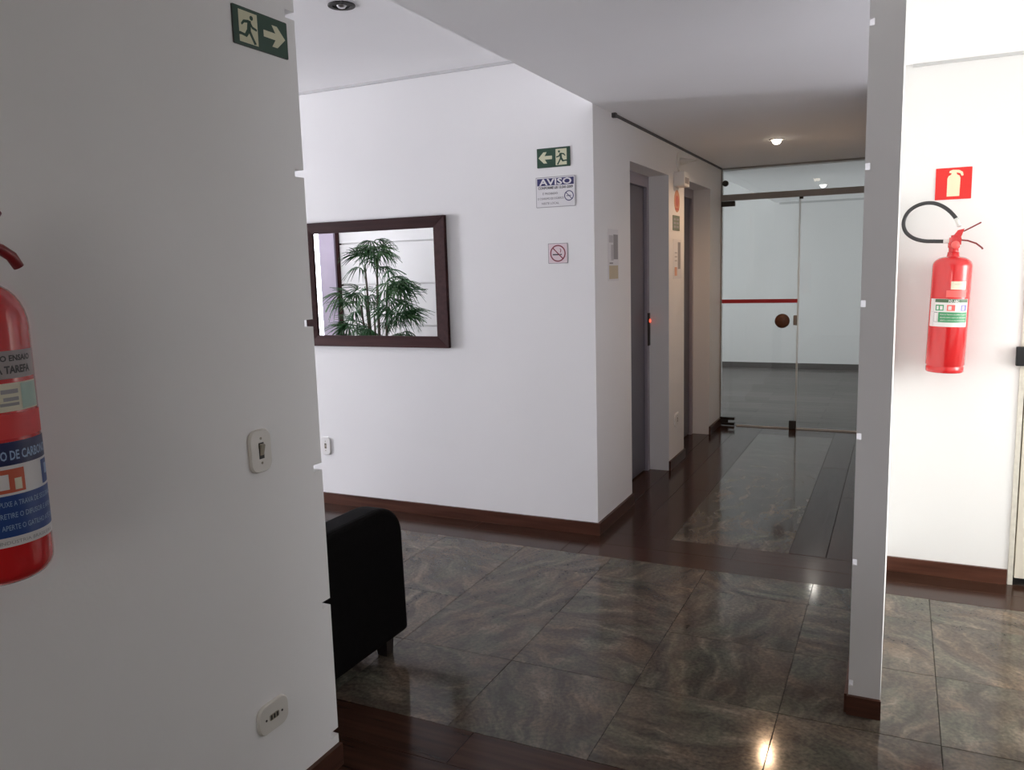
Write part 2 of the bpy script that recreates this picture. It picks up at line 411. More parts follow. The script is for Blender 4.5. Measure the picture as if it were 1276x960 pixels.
# ------------------------------------------------------------------ floor
floor = sbox('floor', M['grout'], XW - 0.2, XE + 0.2, YS - 0.2, YG + 0.05, -0.12, -0.012, label='dark jointed floor of granite tiles with wood borders')
_cache = {}
def slab(name, m, x0, x1, y0, y1, gap=0.0018, bev=0.0008, z1=0.0):
    """one tile or plank with a small arris; equal sizes share one mesh"""
    sx, sy = round(x1 - x0 - gap, 4), round(y1 - y0 - gap, 4)
    if sx < 0.01 or sy < 0.01: return
    key = (name, m.name, sx, sy)
    if key not in _cache:
        a, b = sx/2, sy/2
        vs = [(-a,-b,-0.02),(a,-b,-0.02),(a,b,-0.02),(-a,b,-0.02),(-a,-b,-bev),(a,-b,-bev),(a,b,-bev),(-a,b,-bev),
              (-a+bev,-b+bev,0),(a-bev,-b+bev,0),(a-bev,b-bev,0),(-a+bev,b-bev,0)]
        fs = [(0,3,2,1),(8,9,10,11)] + [(i,(i+1)%4,4+(i+1)%4,4+i) for i in range(4)] + [(4+i,4+(i+1)%4,8+(i+1)%4,8+i) for i in range(4)]
        _cache[key] = MB().add(vs, fs).mesh(name, m)
    o = bpy.data.objects.new(name, _cache[key]); C.objects.link(o)
    o.location = ((x0+x1)/2, (y0+y1)/2, z1 + random.uniform(-0.0003, 0.0003)); o.parent = floor
    # hand-laid: a hair out of level, so that reflections break at the joints
    o.rotation_euler = (random.uniform(-1, 1)*0.0006, random.uniform(-1, 1)*0.0006, 0)
    return o
xj = [-1.27 - 0.48*k for k in range(20, -1, -1)] + [-0.795, -0.31, 0.16] + [0.16 + 0.48*k for k in range(1, 6)]
yj = [2.10, 2.58, 3.035, 3.51, 3.76]
for i in range(len(xj) - 1):
    for j in range(4):
        x0, x1 = max(xj[i], XW), min(xj[i+1], XE)
        if x0 < FX0 and x1 > FX0 and j >= 2:      # cut round the dividing wall
            slab('tile', M['granite'], x0, FX0, yj[j], yj[j+1]); slab('tile', M['granite'], FX1, x1, yj[j], yj[j+1])
        else:
            slab('tile', M['granite'], x0, x1, yj[j], yj[j+1])
# lobby behind the near wall, entrance room
for i in range(len(xj) - 1):
    x0, x1 = max(xj[i], XW), min(xj[i+1], XE)
    if x1 <= XL - 0.1:
        for j in range(3): slab('tile', M['granite'], x0, x1, YR + 0.38*j, YR + 0.38*(j+1))
    elif x0 >= XL - 0.05:
        for j in range(8): slab('tile', M['granite'], x0, x1, 1.74 - 0.48*(j+1), 1.74 - 0.48*j)
# wood border across the opening
def planks_x(x0, x1, ys, L=1.35, off=0.0):
    for r, (a, b) in enumerate(zip(ys[:-1], ys[1:])):
        x = x0; first = True
        while x < x1 - 0.01:
            e = min(x + (L * (0.55 if (r + int(off)) % 2 else 1.0) if first else L), x1)
            slab('plank', M['wood_x'], x, e, a, b, gap=0.002); x = e; first = False
def planks_y(xs, y0, y1, L=1.6):
    for r, (a, b) in enumerate(zip(xs[:-1], xs[1:])):
        y = y0; first = True
        while y < y1 - 0.01:
            e = min(y + (L * (0.6 if r % 2 else 1.0) if first else L), y1)
            slab('plank', M['wood_y'], a, b, y, e, gap=0.002); y = e; first = False
planks_x(XW, XE, [1.74, 1.92, 2.10], 1.5)
planks_x(XW, XC, [3.76, 3.925, YB], 1.35)
planks_x(XC, FX0, [3.76, 3.945, 4.13], 1.34)
planks_x(FX1, XE, [3.76, 3.925, YB], 1.3, 1)
# corridor: granite runner between wood borders
planks_y([XC - 0.0, -1.27, -1.06], 4.13, YG, 1.7)
planks_y([-0.46, -0.285, FX0], 4.13, YG, 1.9)
for j in range(2): slab('tile', M['granite'], -1.06, -0.46, 4.13 + 1.485*j, 4.13 + 1.485*(j+1), gap=0.0012, bev=0.0006)
planks_x(-1.06, -0.46, [7.10, 7.25, YG], 0.6)
# sills of the two lift doorways
slab('sill', M['wood_y'], -1.66, XC, 4.70, 5.59); slab('sill', M['wood_y'], -1.66, XC, 6.03, 6.94)
far_floor = sbox('floor', M['laminate'], -4.5, 2.0, YG + 0.05, YF, -0.12, -0.004, label='grey laminate floor of the room behind the glass')

# ------------------------------------------------------------------ walls
def notched(name, pts_full, pts_cut, z_top, notches, h, m, label):
    """wall whose free corner carries small chipped notches"""
    mb = MB(); zs = 0.0
    for z in sorted(notches):
        mb.prism(pts_full, zs, z - h/2); mb.prism(pts_cut, z - h/2, z + h/2); zs = z + h/2
    mb.prism(pts_full, zs, z_top)
    return struct(mb.build(name, m), label)
NZ = [0.105, 0.51, 0.914, 1.322, 1.725, 2.13]
a = 0.036
notched('wall_left', [(XL-0.15, YS), (XL, YS), (XL, YL), (XL-0.15, YL)],
        [(XL-0.15, YS), (XL, YS), (XL, YL-a), (XL-a*0.9, YL), (XL-0.15, YL)], ZL, NZ, 0.02, M['wall'],
        'near white wall on the left with notched corner')
b_ = 0.014
notched('wall_divider', [(FX0, FY), (FX1, FY), (FX1, YF), (FX0, YF)],
        [(FX0, FY+b_*1.3), (FX0+b_, FY), (FX1, FY), (FX1, YF), (FX0, YF)], ZL, NZ, 0.02, M['wall'],
        'narrow dividing wall end with notched edge')
sbox('wall_back', M['wall'], XW - 0.2, XC, YB, YB + 0.15, 0, ZH + 0.05, label='white lobby wall that carries the mirror')
mb = MB()   # corridor wall with two lift doorways
mb.box(XC-0.15, XC, YB+0.15, 4.70, 0, ZL); mb.box(XC-0.15, XC, 5.59, 6.03, 0, ZL); mb.box(XC-0.15, XC, 6.94, YG+0.1, 0, ZL)
mb.box(XC-0.15, XC, 4.70, 5.59, 2.065, ZL); mb.box(XC-0.15, XC, 6.03, 6.94, 2.075, ZL)
struct(mb.build('wall_corridor', M['wall']), 'white corridor wall with two lift doorways')
sbox('wall_shaft', M['wall'], -2.0, -1.9, 4.3, YG + 0.1, 0, ZL)
mb = MB(); mb.box(FX1, 0.478, YB, YB+0.15, 0, ZL); mb.box(1.36, XE+0.2, YB, YB+0.15, 0, ZL); mb.box(0.478, 1.36, YB, YB+0.15, 2.1, ZL)
struct(mb.build('wall_right', M['wall']), 'bright white wall with the hanging red extinguisher')
def wall_with_hole_x(name, x0, x1, y0, y1, z1, hy0, hy1, hz0, hz1):
    mb = MB(); mb.box(x0, x1, y0, hy0, 0, z1); mb.box(x0, x1, hy1, y1, 0, z1); mb.box(x0, x1, hy0, hy1, 0, hz0); mb.box(x0, x1, hy0, hy1, hz1, z1)
    return struct(mb.build(name, M['wall']))
wall_with_hole_x('wall_entrance', XE, XE+0.15, YS, YB, ZL, 2.78, 3.96, 0.03, 2.2)
sbox('wall_light_block', M['wall'], 0.55, XE, 2.55, FY, 0, ZL)  # unseen wall, added to keep entrance light off the left wall
mb = MB(); mb.box(XL-0.15, -0.55, YS-0.15, YS, 0, ZL); mb.box(0.55, XE+0.15, YS-0.15, YS, 0, ZL); mb.box(-0.55, 0.55, YS-0.15, YS, 0, 0.7); mb.box(-0.55, 0.55, YS-0.15, YS, 2.0, ZL)  # rear wall; its opening is made for the added fill window
struct(mb.build('wall_front', M['wall']))

wall_with_hole_x('wall_lobby_side', XW - 0.15, XW, YR, YB, ZH, 0.75, 2.0, 0.1, 2.1)
# lobby rear wall: horizontal panels with recessed joints, window beside a pillar
wr = sbox('wall_lobby_rear', M['wall'], -5.70, XL - 0.15, YR - 0.15, YR - 0.035, 0, ZH)
for z0, z1 in ((0.0, 0.432), (0.432, 0.887), (0.887, 1.342), (1.342, 1.798), (1.798, 2.253), (2.253, ZH)):
    MB().box(-5.70, XL - 0.15, YR - 0.035, YR, z0 + 0.009, z1 - 0.009).build('panel', M['wall'], wr)
mb = MB(); mb.box(XW - 0.15, -7.05, YR-0.15, YR, 0, ZH); mb.box(-7.05, -5.95, YR-0.15, YR, 0, 0.3); mb.box(-7.05, -5.95, YR-0.15, YR, 2.3, ZH)
struct(mb.build('wall_lobby_window', M['wall']))
sbox('trim_1', M['pillar'], -5.95, -5.74, YR - 0.15, YR + 0.05, 0, ZH, label='lavender pillar beside the lobby window')
sbox('trim_2', M['frame_z'], -5.74, -5.70, YR - 0.15, YR + 0.02, 0, ZH)
def window(name, along, pos, a0, a1, z0, z1, n):
    """frame bars with panes; along = axis the window runs along"""
    def bx(p0, p1, q0, q1, r=0.02):
        return (pos-r, pos+r, p0, p1, q0, q1) if along == 'y' else (p0, p1, pos-r, pos+r, q0, q1)
    mb = MB(); t = 0.045
    mb.box(*bx(a0, a1, z0, z0+t)); mb.box(*bx(a0, a1, z1-t, z1)); mb.box(*bx(a0, a0+t, z0, z1)); mb.box(*bx(a1-t, a1, z0, z1))
    root = struct(mb.build(name, M['alu']))
    for k in range(n):
        c0 = a0 + (a1-a0)*k/n; c1 = a0 + (a1-a0)*(k+1)/n
        if k: MB().box(*bx(c0-0.018, c0+0.018, z0+t, z1-t)).build('mullion', M['alu'], root)
        MB().box(*bx(c0+0.02, c1-0.02, z0+t, z1-t, 0.003)).build('pane', M['pane'], root)
    return root
window('window_1', 'y', XW - 0.08, 0.75, 2.0, 0.1, 2.1, 2)
window('window_2', 'x', YR - 0.08, -7.05, -5.95, 0.3, 2.3, 1)
window('window_3', 'y', XE + 0.08, 2.78, 3.96, 0.03, 2.2, 2)
window('added_window_7', 'x', YS - 0.08, -0.55, 0.55, 0.7, 2.0, 2)  # unseen window, added to go with the warm fill behind the camera
# far room
sbox('wall_far', M['wall'], -4.6, 2.0, YF, YF + 0.15, 0, 3.0, label='white end wall of the room behind the glass')
wall_with_hole_x('wall_far_side', -4.65, -4.5, YG + 0.1, YF, 3.0, 8.1, 11.1, 0.3, 2.3)
window('window_4', 'y', -4.58, 8.1, 11.1, 0.3, 2.3, 3)
sbox('wall_far_near', M['wall'], -4.6, XC - 0.15, YG + 0.1, YG + 0.22, 0, 3.0)

# ceilings
sbox('ceiling', M['ceil'], XC, XE + 0.15, YL - 0.0, YG + 0.05, ZL, ZL + 0.1, label='low white ceiling over the passage')
sbox('ceiling_entrance', M['ceil'], XL - 0.15, XE + 0.15, YS - 0.15, YL, ZL, ZL + 0.1)
sbox('ceiling_lobby', M['ceil'], XW - 0.15, XC, YR - 0.15, YB, ZH, ZH + 0.1, label='raised white ceiling over the lobby')
sbox('trim_3', M['ceil'], XC, XC + 0.04, YL, YB, ZL + 0.1, ZH + 0.1, label='step between low and raised ceiling')
sbox('trim_4', M['ceil'], XL - 0.15, XC, YR, YL, ZL + 0.1, ZH + 0.1)
sbox('ceiling_far', M['ceil'], -1.52, 2.0, YG + 0.05, YF, ZL - 0.02, ZL + 0.1, label='low ceiling of the room behind the glass')
sbox('ceiling_far_raised', M['ceil'], -4.6, -1.52, YG + 0.1, YF, 2.75, 2.85)
sbox('trim_5', M['ceil'], -1.56, -1.52, YG + 0.22, YF, ZL - 0.02, 2.85)
sbox('ceiling_shaft', M['ceil'], -2.0, XC - 0.15, 4.3, YG + 0.1, ZL, ZL + 0.1)
# grey strips with the gap's shade in their colour, and the dark rail along the corridor
sbox('trim_6', M['gap'], XW, XC, YB - 0.012, YB, ZH - 0.014, ZH, label='grey strip painted as the shadow gap under the raised ceiling')
sbox('trim_7', M['gap'], FX1 + 0.03, 0.478, YB - 0.010, YB, ZL - 0.012, ZL, label='grey strip painted as the shadow gap above the extinguisher wall')
rl = sbox('trim_8', M['rail'], XC, XC + 0.012, 4.40, YG - 0.03, ZL - 0.012, ZL, label='dark rail along the top of the corridor wall')
MB().box(XC, XC + 0.022, 4.375, 4.405, ZL - 0.024, ZL).build('end_cap', M['rail'], rl)
sbox('trim_9', M['gap'], -1.52, FX0, YF - 0.012, YF, ZL - 0.045, ZL - 0.02)

# baseboards
BH = 0.068
sbox('baseboard_back', M['skirt_x'], XW, XC + 0.014, YB - 0.014, YB, 0, BH, label='dark wood skirting under the mirror wall')
mb = MB()
for y0, y1 in ((YB, 4.70), (5.585, 6.035), (6.935, YG)): mb.box(XC, XC + 0.014, y0, y1, 0, BH)
struct(mb.build('baseboard_corridor', M['skirt_y']), 'dark wood skirting along the corridor')
sbox('baseboard_right', M['skirt_x'], FX1, 0.474, YB - 0.014, YB, 0, BH, label='brown wood skirting under the red extinguisher')
sbox('baseboard_left', M['skirt_y'], XL, XL + 0.014, YS, YL + 0.0, 0, BH, label='dark wood skirting of the near left wall')
mb = MB(); mb.box(FX0 - 0.004, FX1 + 0.003, FY - 0.012, FY, 0, BH - 0.004); mb.box(FX0 - 0.012, FX0, FY, YG, 0, BH - 0.004)
struct(mb.build('baseboard_divider', M['skirt_x']), 'brown wood skirting round the dividing wall end')
sbox('baseboard_far', M['skirt_grey'], -4.5, FX0, YF - 0.014, YF, -0.006, 0.075, label='grey skirting of the far wall')

# ------------------------------------------------------------------ lift doors
def lift_door(name, y0, y1, ztop, label, call=True):
    xd = -1.61
    mb = MB(); t = 0.05                              # metal frame set into the recess
    mb.box(xd - 0.05, xd + 0.02, y0, y0 + t, 0, ztop); mb.box(xd - 0.05, xd + 0.02, y1 - t, y1, 0, ztop)
    mb.box(xd - 0.05, xd + 0.02, y0 + t, y1 - t, ztop - 0.075, ztop)
    root = struct(mb.build(name, M['elev_frame']), label)
    leaf = MB().box(xd - 0.045, xd, y0 + t, y1 - t, 0.01, ztop - 0.075).build('door_leaf', M['elev_door'], root, 0.003)
    MB().tube([(xd + 0.028, y0 + 0.12, 0.85), (xd + 0.028, y0 + 0.12, 1.25)], 0.011).box(xd, xd+0.03, y0+0.112, y0+0.128, 0.88, 0.9).box(xd, xd+0.03, y0+0.112, y0+0.128, 1.2, 1.22).build('pull_handle', M['steel'], leaf)
    if not call: return root
    p = MB().box(xd - 0.01, xd + 0.03, y1 - 0.044, y1 - 0.008, 0.90, 1.13).build('call_panel', M['steel_dark'], root, 0.003)
    mb = MB(); mb.lathe([(0.013, 0), (0.013, 0.006), (0.009, 0.008)], 16)
    mb.v = [(xd + 0.03 + v[2], y1 - 0.026 + v[0], 1.075 + v[1]) for v in mb.v]
    mb.build('call_button', M['red_led'], p)
    return root
lift_door('door_2', 4.70, 5.59, 2.065, 'lift door in the nearer corridor recess, red call light')
d3 = lift_door('door_3', 6.03, 6.94, 2.075, 'lift door in the recess next to the glass front', False)

# ------------------------------------------------------------------ glass front at the corridor's end
leaf = struct(MB().box(XC + 0.012, -0.792, YG - 0.005, YG + 0.005, 0.012, 2.005).build('door_1', M['glass']), 'swinging glass door leaf with red stripe')
MB().box(XC + 0.012, -0.795, YG - 0.0062, YG - 0.0052, 1.108, 1.142).build('red_stripe', M['stripe_red'], leaf)
mb = MB(); mb.lathe([(0.0, 0), (0.062, 0.0), (0.062, 0.016), (0.045, 0.026), (0.0, 0.028)], 28, caps=False); mb.v = [(-0.916 + v[0], YG - 0.006 - v[2], 0.952 + v[1]) for v in mb.v]
mb.build('round_pull', M['brown_disc'], leaf)
MB().box(-0.825, -0.795, YG - 0.018, YG + 0.018, 0.915, 1.0).build('lock_body', M['alu'], leaf, 0.004)
MB().box(XC + 0.002, XC + 0.12, YG - 0.02, YG + 0.02, 1.955, 2.0).build('top_hinge', M['steel_dark'], leaf, 0.006)
hb = MB().box(XC + 0.005, XC + 0.135, YG - 0.022, YG + 0.022, 0.008, 0.03).box(XC + 0.005, XC + 0.135, YG - 0.022, YG + 0.022, 0.052, 0.078).box(XC + 0.005, XC + 0.08, YG - 0.02, YG + 0.02, 0.03, 0.052).build('bottom_hinge', M['steel_dark'], leaf, 0.003)
MB().box(-0.797, -0.792, YG - 0.0055, YG + 0.0055, 0.012, 2.005).build('leaf_edge', M['glass_edge'], leaf)
fx = struct(MB().box(-0.788, FX0, YG - 0.005, YG + 0.005, 0.012, 2.005).build('window_5', M['glass']), 'fixed glass panel right of the glass door')
MB().box(-0.788, -0.783, YG - 0.0055, YG + 0.0055, 0.012, 2.005).build('glass_edge', M['glass_edge'], fx)
MB().box(-0.845, -0.785, YG - 0.02, YG + 0.02, 0.0, 0.075).build('bottom_patch', M['steel_dark'], fx, 0.004)
MB().box(-0.795, -0.765, YG - 0.014, YG + 0.014, 1.985, 2.005).build('top_patch', M['steel_dark'], fx, 0.003)
MB().box(-1.30, FX0, YG - 0.009, YG + 0.009, 0.0, 0.012).build('bottom_channel', M['plate_white'], fx)
tr = struct(MB().box(XC + 0.004, FX0, YG - 0.005, YG + 0.005, 2.055, ZL).build('window_6', M['glass']), 'glass transom above the aluminium bar')
sbox('trim_10', M['alu'], XC, FX0, YG - 0.02, YG + 0.02, 2.003, 2.056, label='bronze aluminium bar across the glass front')
sbox('trim_11', M['alu'], XC, XC + 0.01, YG - 0.012, YG + 0.012, 0, ZL)
sbox('trim_12', M['alu'], XC, FX0, YG - 0.012, YG + 0.012, ZL - 0.014, ZL)
mb = MB(); mb.lathe([(0.022, -0.018), (0.026, -0.012), (0.026, 0.012), (0.022, 0.018)], 20); mb.v = [(XC + 0.035 + v[0], YG + v[2], 2.155 + v[1]) for v in mb.v]
mb.build('glass_clamp', M['steel_dark'], tr)

# ------------------------------------------------------------------ cream door at the right edge
d4 = MB(); d4.box(0.478, 0.498, YB - 0.006, YB + 0.12, 0, 2.1); d4.box(1.34, 1.36, YB - 0.006, YB + 0.12, 0, 2.1); d4.box(0.498, 1.34, YB - 0.006, YB + 0.12, 2.08, 2.1)
d4 = struct(d4.build('door_4', M['jamb']), 'cream door with worn jamb beside the red extinguisher')
dl = MB().box(0.504, 1.334, YB + 0.004, YB + 0.044, 0.03, 2.076).build('door_leaf', M['door_cream'], d4, 0.002)
lk = MB().box(0.459, 0.524, YB - 0.030, YB - 0.007, 0.985, 1.068).build('latch_box', M['black_metal'], d4, 0.004)
MB().tube([(0.535, YB - 0.002, 1.03), (0.535, YB - 0.05, 1.03), (0.55, YB - 0.056, 1.03), (0.66, YB - 0.056, 1.03)], 0.009).build('lever_handle', M['steel'], dl)

sbox('door_light_block', M['wall'], 0.40, 1.45, YB + 0.15, YB + 0.2, 0, ZL)  # unseen panel added to stop sky light in the gap under the door
# ------------------------------------------------------------------ wall mirror
def wall_mirror():
    x0, x1, z0, z1 = -3.352, -2.333, 1.018, 1.772; t = 0.078
    cx, cz = (x0+x1)/2, (z0+z1)/2
    r = empty('wall_mirror', None, 'rectangular wall mirror in a dark wood frame', 'mirror', mtx=on_wall_y(cx, YB, cz))
    W2, H2 = (x1-x0)/2, (z1-z0)/2; d = 0.028
    def rail(pts, m):
        n = 4; vs = [(p[0], p[1], 0.001) for p in pts] + [(p[0], p[1], d if k in (0, 1) else d*0.72) for k, p in enumerate(pts)]
        return MB().add(vs, [(3,2,1,0), (4,5,6,7)] + [(i,(i+1)%4,4+(i+1)%4,4+i) for i in range(4)]).build('frame_rail', m, r, 0.002)
    tb = 0.066
    rail([(-W2,-H2),(W2,-H2),(W2-t,-H2+tb),(-W2+t,-H2+tb)], M['frame_x'])
    rail([(W2,H2),(-W2,H2),(-W2+t,H2-tb),(W2-t,H2-tb)], M['frame_x'])
    rail([(W2,-H2),(W2,H2),(W2-t,H2-tb),(W2-t,-H2+tb)], M['frame_z'])
    rail([(-W2,H2),(-W2,-H2),(-W2+t,-H2+tb),(-W2+t,H2-tb)], M['frame_z'])
    MB().box(-W2+t-0.01, W2-t+0.01, -H2+tb-0.01, H2-tb+0.01, 0.002, 0.010).build('mirror_glass', M['mirror'], r)
wall_mirror()

# ------------------------------------------------------------------ signs
def exit_sign(mtx, w_, h_, mirror, label):
    """running figure in a pale doorway, arrow beside it"""
    r = empty('exit_sign', None, label, 'sign', 'green exit signs', mtx)
    s = -1 if mirror else 1
    MB().prism(rrect(w_, h_, 0.003), 0, 0.0035).build('plate', M['sign_edge'], r)
    MB().prism(rrect(w_*0.985, h_*0.97, 0.003), 0.0035, 0.004).build('green_field', M['sign_green'], r)
    def poly(name, pts, z, m, parent=r):
        P = [(s*(u-0.5)*w_, (v-0.5)*h_) for u, v in pts]
        ar = sum(P[i][0]*P[(i+1)%len(P)][1] - P[(i+1)%len(P)][0]*P[i][1] for i in range(len(P)))
        if ar < 0: P.reverse()
        return MB().prism(P, z, z + 0.0004).build(name, m, parent)
    pn = poly('pale_doorway', [(0.10,0.09),(0.43,0.09),(0.43,0.91),(0.10,0.91)], 0.004, M['sign_pale'])
    fig = MB()
    def blob(pts):
        P = [(s*(u-0.5)*w_, (v-0.5)*h_) for u, v in pts]
        ar = sum(P[i][0]*P[(i+1)%len(P)][1] - P[(i+1)%len(P)][0]*P[i][1] for i in range(len(P)))
        if ar < 0: P.reverse()
        fig.prism(P, 0.0044, 0.0048)
    cxh, cyh = 0.325, 0.775
    blob([(cxh + 0.030*math.cos(t*PI/6), cyh + 0.062*math.sin(t*PI/6)) for t in range(12)])
    blob([(0.255,0.70),(0.315,0.69),(0.300,0.40),(0.232,0.40)])                    # torso
    blob([(0.262,0.70),(0.272,0.63),(0.195,0.60),(0.150,0.52),(0.135,0.56),(0.180,0.67)])   # arm behind
    blob([(0.298,0.69),(0.340,0.57),(0.415,0.53),(0.412,0.47),(0.330,0.50),(0.285,0.60)])   # arm ahead
    blob([(0.232,0.44),(0.280,0.38),(0.225,0.24),(0.120,0.27),(0.118,0.34),(0.195,0.325)])  # leg behind
    blob([(0.245,0.44),(0.300,0.44),(0.345,0.28),(0.395,0.13),(0.355,0.10),(0.305,0.26)])   # leg ahead
    blob([(0.060,0.26),(0.125,0.26),(0.125,0.345),(0.085,0.33)])
    fig.build('running_figure', M['sign_green'], pn)
    poly('arrow', [(0.54,0.42),(0.76,0.42),(0.69,0.22),(0.79,0.22),(0.95,0.51),(0.80,0.80),(0.70,0.80),(0.765,0.60),(0.54,0.60)], 0.004, M['sign_pale'])
    return r
exit_sign(on_wall_x(XL, 1.6665, 2.058), 0.194, 0.091, False, 'green exit sign with arrow pointing right above the light switch')
exit_sign(on_wall_y(-1.670, YB, 2.034), 0.188, 0.100, True, 'green exit sign with arrow pointing left above the notice')

def notice():
    w_, h_ = 0.224, 0.158
    r = empty('notice_sign', None, 'white notice board headed AVISO in a navy bar', 'sign', mtx=on_wall_y(-1.662, YB, 1.857))
    MB().prism(rrect(w_, h_, 0.004), 0, 0.003).build('plate', M['ink_grey'], r)
    MB().prism(rrect(w_-0.006, h_-0.006, 0.003), 0.003, 0.0034).build('white_field', M['paper'], r)
    MB().box(-w_/2+0.008, w_/2-0.008, 0.034, h_/2-0.008, 0.0034, 0.0038).build('navy_bar', M['navy'], r)
    text_on(r, 'heading', 'AVISO', 0.045, 0, 0.0525, 0.0042, M['paper'], bold=0.0012, width=0.185)
    text_on(r, 'text_line', 'CONFORME LEI 13.541-2009', 0.018, 0, 0.022, 0.0038, M['ink'], bold=0.0006, width=0.198)
    text_on(r, 'text_line', 'É PROIBIDO', 0.0155, -0.03, -0.006, 0.0038, M['ink'], width=0.085)
    text_on(r, 'text_line', 'O CONSUMO DE CIGARROS', 0.0155, -0.028, -0.033, 0.0038, M['ink'], width=0.150)
    text_on(r, 'text_line', 'NESTE LOCAL', 0.0155, -0.03, -0.058, 0.0038, M['ink'], width=0.098)
    s = ring(0.076, -0.024, 0.022, 0.0265, 0.0034, 0.0038)
    s.add([(0.076+x, -0.024+y, z) for z in (0.0034, 0.0038) for x, y in ((-0.018,0.0155),(-0.0155,0.018),(0.018,-0.0155),(0.0155,-0.018))], [(0,1,2,3),(7,6,5,4),(0,3,7,4),(1,0,4,5),(2,1,5,6),(3,2,6,7)])
    s.build('ban_symbol', M['navy'], r)
    MB().box(0.062, 0.088, -0.027, -0.021, 0.0034, 0.0037).build('cigarette', M['ink_grey'], r)
notice()
def no_smoking():
    r = empty('no_smoking_sign', None, 'small square no smoking sticker with a dark red ring', 'sign', mtx=on_wall_y(-1.6555, YB, 1.535))
    MB().prism(rrect(0.112, 0.107, 0.003), 0, 0.002).build('plate', M['ink_grey'], r)
    MB().prism(rrect(0.106, 0.101, 0.003), 0.002, 0.0024).build('pink_field', M['pink'], r)
    s = ring(0, 0, 0.038, 0.0445, 0.0024, 0.003)
    s.add([(x, y, z) for z in (0.0024, 0.003) for x, y in ((-0.031,0.027),(-0.027,0.031),(0.031,-0.027),(0.027,-0.031))], [(0,1,2,3),(7,6,5,4),(0,3,7,4),(1,0,4,5),(2,1,5,6),(3,2,6,7)])
    s.build('ban_ring', M['ink_red'], r)
    MB().box(-0.030, 0.012, -0.010, -0.003, 0.0024, 0.0028).box(0.014, 0.022, -0.010, -0.003, 0.0024, 0.0028).build('cigarette', M['ink'], r)
    MB().prism([(0.012,0.004),(0.016,0.004),(0.020,0.016),(0.014,0.026),(0.011,0.025),(0.016,0.016)], 0.0024, 0.0028).build('smoke', M['ink_red'], r)
no_smoking()
def ext_sign():
    r = empty('extinguisher_sign', None, 'red square sign with a cream extinguisher symbol', 'sign', mtx=on_wall_y(0.1925, YB, 1.770))
    MB().prism(rrect(0.138, 0.134, 0.002), 0, 0.003).build('plate', M['sign_red'], r)
    body = [(-0.024,-0.054),(0.024,-0.054),(0.026,0.022),(0.022,0.032),(0.012,0.038),(0.010,0.046),(0.024,0.042),(0.030,0.030),(0.037,0.033),(0.034,0.047),(0.020,0.056),(-0.004,0.058),(-0.016,0.054),(-0.018,0.046),(-0.009,0.044),(-0.010,0.038),(-0.020,0.032),(-0.024,0.022)]
    MB().prism(body, 0.003, 0.0036).build('extinguisher_symbol', M['sign_cream'], r)
ext_sign()

# papers on the corridor wall
def poster(name, y, z, w_, h_, blocks, label, sheet='paper'):
    r = empty(name, None, label, 'poster', mtx=on_wall_x(XC, y, z))
    MB().box(-w_/2, w_/2, -h_/2, h_/2, 0, 0.0015).build('sheet', M[sheet], r)
    for k, (u0, u1, v0, v1, m) in enumerate(blocks):
        MB().box((u0-0.5)*w_, (u1-0.5)*w_, (v0-0.5)*h_, (v1-0.5)*h_, 0.0015, 0.0021).build('printed_block', M[m], r)
    return r
poster('wall_poster', 4.376, 1.520, 0.185, 0.285, [(0.52,0.94,0.42,0.90,'ink_grey'),(0.30,0.52,0.40,0.70,'label_lightgrey'),(0.10,0.94,0.04,0.30,'yellow_print'),(0.14,0.46,0.33,0.36,'ink_grey'),(0.10,0.48,0.74,0.88,'label_lightgrey')], 'pale poster with grey picture left of the nearer lift')
poster('wall_poster', 5.825, 1.499, 0.235, 0.280, [(0.55,0.86,0.25,0.93,'ink_grey'),(0.15,0.45,0.08,0.3,'orange_print'),(0.18,0.45,0.45,0.47,'ink_grey'),(0.18,0.45,0.55,0.57,'ink_grey'),(0.18,0.45,0.65,0.67,'ink_grey')], 'pale poster with grey column print between the two lifts')
g = empty('pier_sign', None, 'small dark green sign between the two lifts', 'sign', mtx=on_wall_x(XC, 5.79, 1.752))
MB().prism(rrect(0.19, 0.104, 0.003), 0, 0.003).build('plate', M['green_print'], g)
for v in (-0.034, -0.008, 0.018):
    for u in (-0.05, 0.03): MB().box(u - 0.028, u + 0.036, v, v + 0.014, 0.003, 0.0036).build('printed_block', M['ink_grey'], g)
g = empty('orange_sticker', None, 'orange oval sticker under the emergency light', 'sticker', mtx=on_wall_x(XC, 5.815, 1.905))
MB().prism([(0.078*math.cos(t*PI/14), 0.077*math.sin(t*PI/14)) for t in range(28)], 0, 0.0015).build('oval', M['orange_print'], g)
MB().prism([(0.045*math.cos(t*PI/10), 0.04*math.sin(t*PI/10)) for t in range(20)], 0.0015, 0.002).build('emblem', M['label_orange'], g)
MB().box(-0.05, 0.05, -0.062, -0.048, 0.0015, 0.002).build('caption', M['label_orange'], g)

